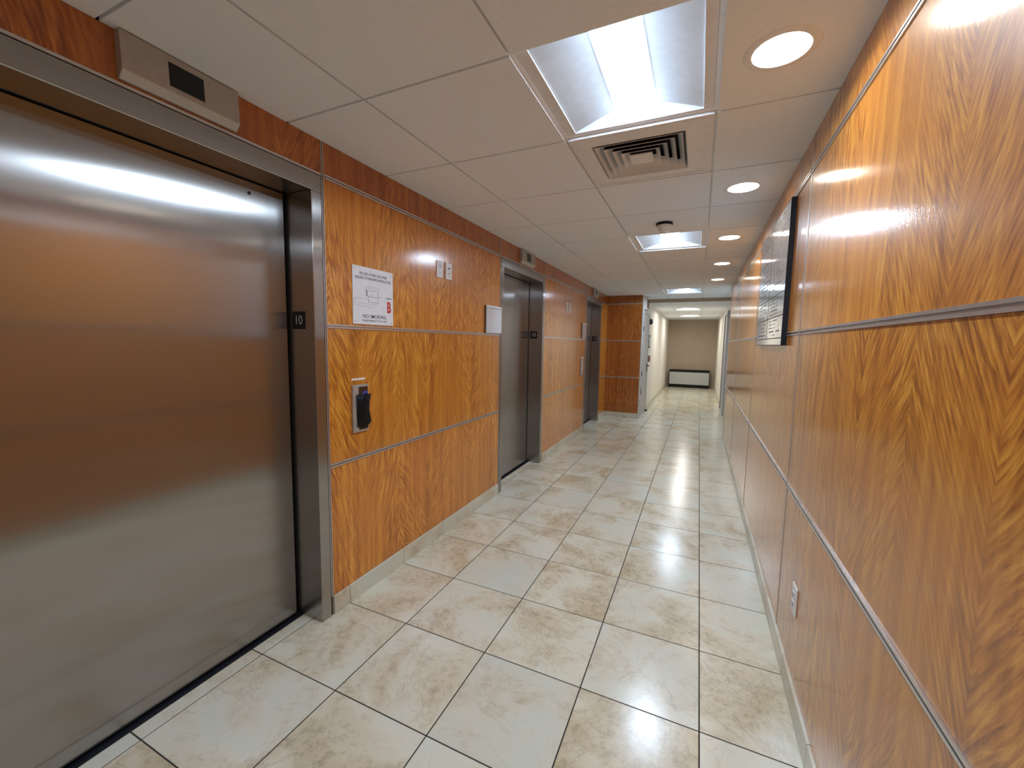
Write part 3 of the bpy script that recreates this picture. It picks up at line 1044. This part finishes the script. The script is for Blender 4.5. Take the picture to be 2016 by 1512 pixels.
m.build('tape_fold', M_BLACKM, t)
tag(bx('adhesive_label', M_WHITE, None, WL, WL + 0.0012, 1.655, 1.754, 1.2295, 1.2405), 'thin white adhesive label just above the call button plate', 'label')

t = thing('call_station', 'narrow steel call button plate with round buttons left of the farthest lift', 'call station', (WL, 6.43, 0.944))
MB().box(WL, WL + 0.016, 6.37, 6.49, 0.95, 1.215).build('plate', M_SATIN, t, 0.003)
for zz in (1.155, 1.10, 1.045):
    MB().lathe([(0.020, 0), (0.020, 0.004), (0.016, 0.006)], (WL + 0.016, 6.43, zz), (1, 0, 0), 20, (False, True)).build('button', M_WHITE, t, smooth=True)
bx('cap', M_WHITE, t, WL, WL + 0.018, 6.37, 6.49, 1.2165, 1.235, 0.002)

# ================================================================== DIRECTORY BOARD ON THE RIGHT WALL
dy0, dy1, dz0, dz1 = 2.60, 3.65, 1.455, 2.214
XF = 0.390
t = thing('directory_board', 'black framed directory board with pale glossy panels on the right wood wall', 'directory', (WR, (dy0 + dy1) / 2, dz0))
m = MB()
m.box(XF - 0.0005, WR, dy0, dy0 + 0.006, dz0, dz1)
m.box(XF - 0.0005, WR, dy1 - 0.005, dy1, dz0, dz1)
m.box(XF - 0.0005, WR, dy0 + 0.006, dy1 - 0.005, dz0, dz0 + 0.004)
m.box(XF - 0.0005, WR, dy0 + 0.006, dy1 - 0.005, dz1 - 0.004, dz1)
m.box(XF + 0.005, WR - 0.003, dy0 + 0.006, dy1 - 0.005, dz0 + 0.004, dz1 - 0.004)
m.build('frame', M_BLACKM, t)
div = 3.145
zl = [1.496, 1.62, 1.745, 1.875, 2.0, 2.112]
g = 0.0025
cells = [(dy0 + 0.006, dy1 - 0.005, dz0 + 0.004, zl[0] - g, 0), (dy0 + 0.006, dy1 - 0.005, zl[5] + g, dz1 - 0.004, 1)]
near_rows = [(zl[0], zl[1], 2), (zl[1], zl[2], 3), (zl[2], zl[5], 4)]
far_rows = [(zl[0], zl[1], 3), (zl[1], zl[2], 2), (zl[2], zl[3], 2), (zl[3], zl[4], 3), (zl[4], zl[5], 0)]
for a, b, k in near_rows:
    cells.append((dy0 + 0.006, div - 0.004, a + g, b - g, 10 + k))
for a, b, k in far_rows:
    cells.append((div + 0.004, dy1 - 0.005, a + g, b - g, k))
bx('divider', M_BLACKM, t, XF - 0.0006, XF + 0.005, div - 0.0035, div + 0.0035, zl[0], zl[5])
for zz in (zl[0], zl[5]):
    bx('divider', M_BLACKM, t, XF - 0.0006, XF + 0.005, dy0 + 0.006, dy1 - 0.005, zz - 0.002, zz + 0.002)
for zz, ya_, yb_ in [(v, dy0 + 0.006, div - 0.0036) for v in zl[1:3]] + [(v, div + 0.0036, dy1 - 0.005) for v in zl[1:5]]:
    bx('divider', M_BLACKM, t, XF - 0.0006, XF + 0.005, ya_, yb_, zz - 0.002, zz + 0.002)
rng = random.Random(4)
for a, b, z0, z1, k in cells:
    ins = bx('insert', M_ACRYL, t, XF, XF + 0.005, a, b, z0, z1)
    if k == 0:
        continue
    # rows of small word-like dashes: the print is too small to read in the photograph
    m = MB()
    nl = {1: 3, 2: 4, 3: 4, 12: 5, 13: 5, 14: 15}[k]
    for r in range(nl):
        zc = z1 - (r + 0.8) * (z1 - z0) / (nl + 0.6)
        h = (z1 - z0) / nl * (0.22 if r % 3 else 0.34)
        h = min(h, 0.010)
        yy = b - 0.05 - (rng.random() * 0.08 if r % 2 else 0.03)
        end = a + 0.06 + rng.random() * (b - a) * 0.35
        while yy > end:
            wl = rng.uniform(0.012, 0.045)
            if rng.random() < 0.82:
                ly = yy
                while ly > max(yy - wl, end):
                    m.box(XF - 0.0005, XF, ly - h * 0.50, ly, zc - h / 2, zc + h / 2)
                    ly -= h * 0.85
            yy -= wl + 0.012
    if m.v:
        m.build('print', M_GREYINK, ins)['kind'] = 'stuff'

# ================================================================== OUTLET ON THE RIGHT WALL
t = thing('wall_outlet', 'white duplex power outlet low on the right wood wall', 'outlet', (WR, 1.963, 0.355))
bx('plate', M_WHITE, t, WR - 0.007, WR, 1.925, 2.001, 0.353, 0.474, 0.0025)
for zz in (0.394, 0.434):
    s = bx('socket', M_SIGN, t, WR - 0.0095, WR - 0.007, 1.947, 1.979, zz - 0.014, zz + 0.014, 0.001)
    m = MB()
    for yy in (1.957, 1.969):
        m.box(WR - 0.0102, WR - 0.0095, yy - 0.0014, yy + 0.0014, zz - 0.004, zz + 0.008)
    m.lathe([(0.003, 0), (0.003, 0.0007)], (WR - 0.0095, 1.963, zz - 0.009), (-1, 0, 0), 10, (False, True))
    m.build('slots', M_BLACK, s)['kind'] = 'stuff'
MB().lathe([(0.003, 0), (0.0025, 0.001)], (WR - 0.007, 1.963, 0.414), (-1, 0, 0), 12, (False, True)).build('screw', M_ALU, t)

# ================================================================== HALLWAY DOOR ON THE LEFT
e = sempty('door_4', (HL, 9.0, 0))
bx('door_leaf', M_DOORP, e, HL, HL + 0.006, 8.50, 9.44, 0.008, 2.06, 0.002)
for a, b in ((8.44, 8.495), (9.445, 9.515)):
    bx('jamb', M_DOORP, e, HL, HL + 0.012, a, b, 0, 2.12, 0.002)
bx('head', M_DOORP, e, HL, HL + 0.012, 8.497, 9.443, 2.064, 2.12, 0.002)
for zz in (0.52, 0.87, 1.75):
    MB().lathe([(0.008, 0), (0.008, 0.10)], (HL + 0.014, 8.497, zz - 0.05), (0, 0, 1), 12, (True, True)).build('hinge', M_BLACKM, e, smooth=True)
h = bx('lock_plate', M_BLACKM, e, HL + 0.006, HL + 0.016, 9.36, 9.42, 0.87, 1.04, 0.002)
m = MB().lathe([(0.011, 0), (0.011, 0.045)], (HL + 0.016, 9.39, 0.99), (1, 0, 0), 14, (False, True))
m.tube([(HL + 0.060, 9.39, 0.99), (HL + 0.060, 9.27, 0.99)], 0.009)
m.build('lever', M_BLACKM, h, smooth=True)
bx('door_stop', M_BLACK, e, HL + 0.006, HL + 0.05, 9.40, 9.46, 0.0, 0.03, 0.004)

t = thing('wall_sign', 'white sign box with dark maroon face above the grey hallway door', 'sign', (HL, 8.75, 2.13))
bx('housing', M_WHITE, t, HL, HL + 0.045, 8.56, 8.94, 2.135, 2.365, 0.004)
bx('face', M_MAROON, t, HL + 0.045, HL + 0.050, 8.60, 8.90, 2.16, 2.34, 0.001)

t = thing('alarm_strobe', 'small dark wall alarm beyond the grey door', 'alarm', (HL, 9.68, 1.90))
MB().lathe([(0.065, 0), (0.065, 0.02), (0.05, 0.05), (0.02, 0.06)], (HL, 9.68, 1.95), (1, 0, 0), 24, (False, True)).build('housing', M_BLACKM, t, smooth=True)
bx('bracket', M_WHITE, t, HL, HL + 0.012, 9.59, 9.77, 2.02, 2.10, 0.002)

t = thing('wall_plaque', 'small black framed plaque on the hallway wall past the grey door', 'plaque', (HL, 9.725, 1.375))
bx('frame', M_BLACKM, t, HL, HL + 0.014, 9.57, 9.88, 1.375, 1.655, 0.002)
bx('insert', M_SIGN, t, HL + 0.014, HL + 0.016, 9.60, 9.85, 1.405, 1.625)

t = thing('fire_pull_station', 'small red fire alarm pull station on the hallway wall', 'pull station', (HL, 9.605, 1.06))
bx('housing', plain('dull_red', (0.30, 0.10, 0.09), 0.4), t, HL, HL + 0.045, 9.56, 9.65, 1.07, 1.20, 0.004)
bx('top_cover', M_WHITE, t, HL, HL + 0.052, 9.55, 9.66, 1.2015, 1.225, 0.003)
bx('handle', M_WHITE, t, HL + 0.045, HL + 0.056, 9.575, 9.635, 1.10, 1.125, 0.002)

# hallway door frame on the right
e = sempty('door_5', (HR, 10.2, 0))
for a, b in ((9.62, 9.70), (10.68, 10.77)):
    bx('jamb', M_DOORP, e, HR - 0.040, HR, a, b, 0, 2.17, 0.002)
bx('head', M_DOORP, e, HR - 0.040, HR, 9.703, 10.677, 2.10, 2.17, 0.002)
bx('door_leaf', M_DOORP, e, HR - 0.015, HR, 9.705, 10.675, 0.008, 2.097, 0.002)
h = MB().lathe([(0.026, 0), (0.026, 0.008)], (HR - 0.015, 9.78, 1.0), (-1, 0, 0), 16, (False, True)).build('rose', M_ALU, e)
MB().tube([(HR - 0.023, 9.78, 1.0), (HR - 0.065, 9.78, 1.0), (HR - 0.065, 9.90, 1.0)], 0.008).build('lever', M_ALU, h)

HE = YE - 0.006
# ================================================================== HEATER CABINET AT THE END OF THE HALL
t = thing('heater_cabinet', 'grey convector heater cabinet with black top grille against the tan end wall', 'heater', (-0.27, 15.47, 0))
hx0, hx1 = -0.90, 0.36
bx('plinth', M_BLACK, t, hx0, hx1, 15.37, HE, 0.0, 0.105)
bx('front_panel', M_HEAT, t, hx0 + 0.012, hx1 - 0.012, 15.35, 15.372, 0.108, 0.525, 0.004)
for a, b in ((hx0, hx0 + 0.011), (hx1 - 0.011, hx1)):
    bx('side_panel', M_BLACKM, t, a, b, 15.36, HE, 0.106, 0.60, 0.001)
bx('casing', M_HEAT, t, hx0 + 0.012, hx1 - 0.012, 15.38, HE - 0.01, 0.108, 0.575)
m = MB()
m.box(hx0 + 0.012, hx1 - 0.012, 15.352, 15.366, 0.535, 0.605)
m.box(hx0 + 0.012, hx1 - 0.012, 15.57, HE - 0.004, 0.58, 0.605)
n = 40
for i in range(n):
    xx = hx0 + 0.02 + i * (hx1 - hx0 - 0.04) / (n - 1)
    m.box(xx - 0.004, xx + 0.004, 15.366, 15.57, 0.585, 0.605)
m.build('top_grille', M_BLACK, t)['kind'] = 'stuff'
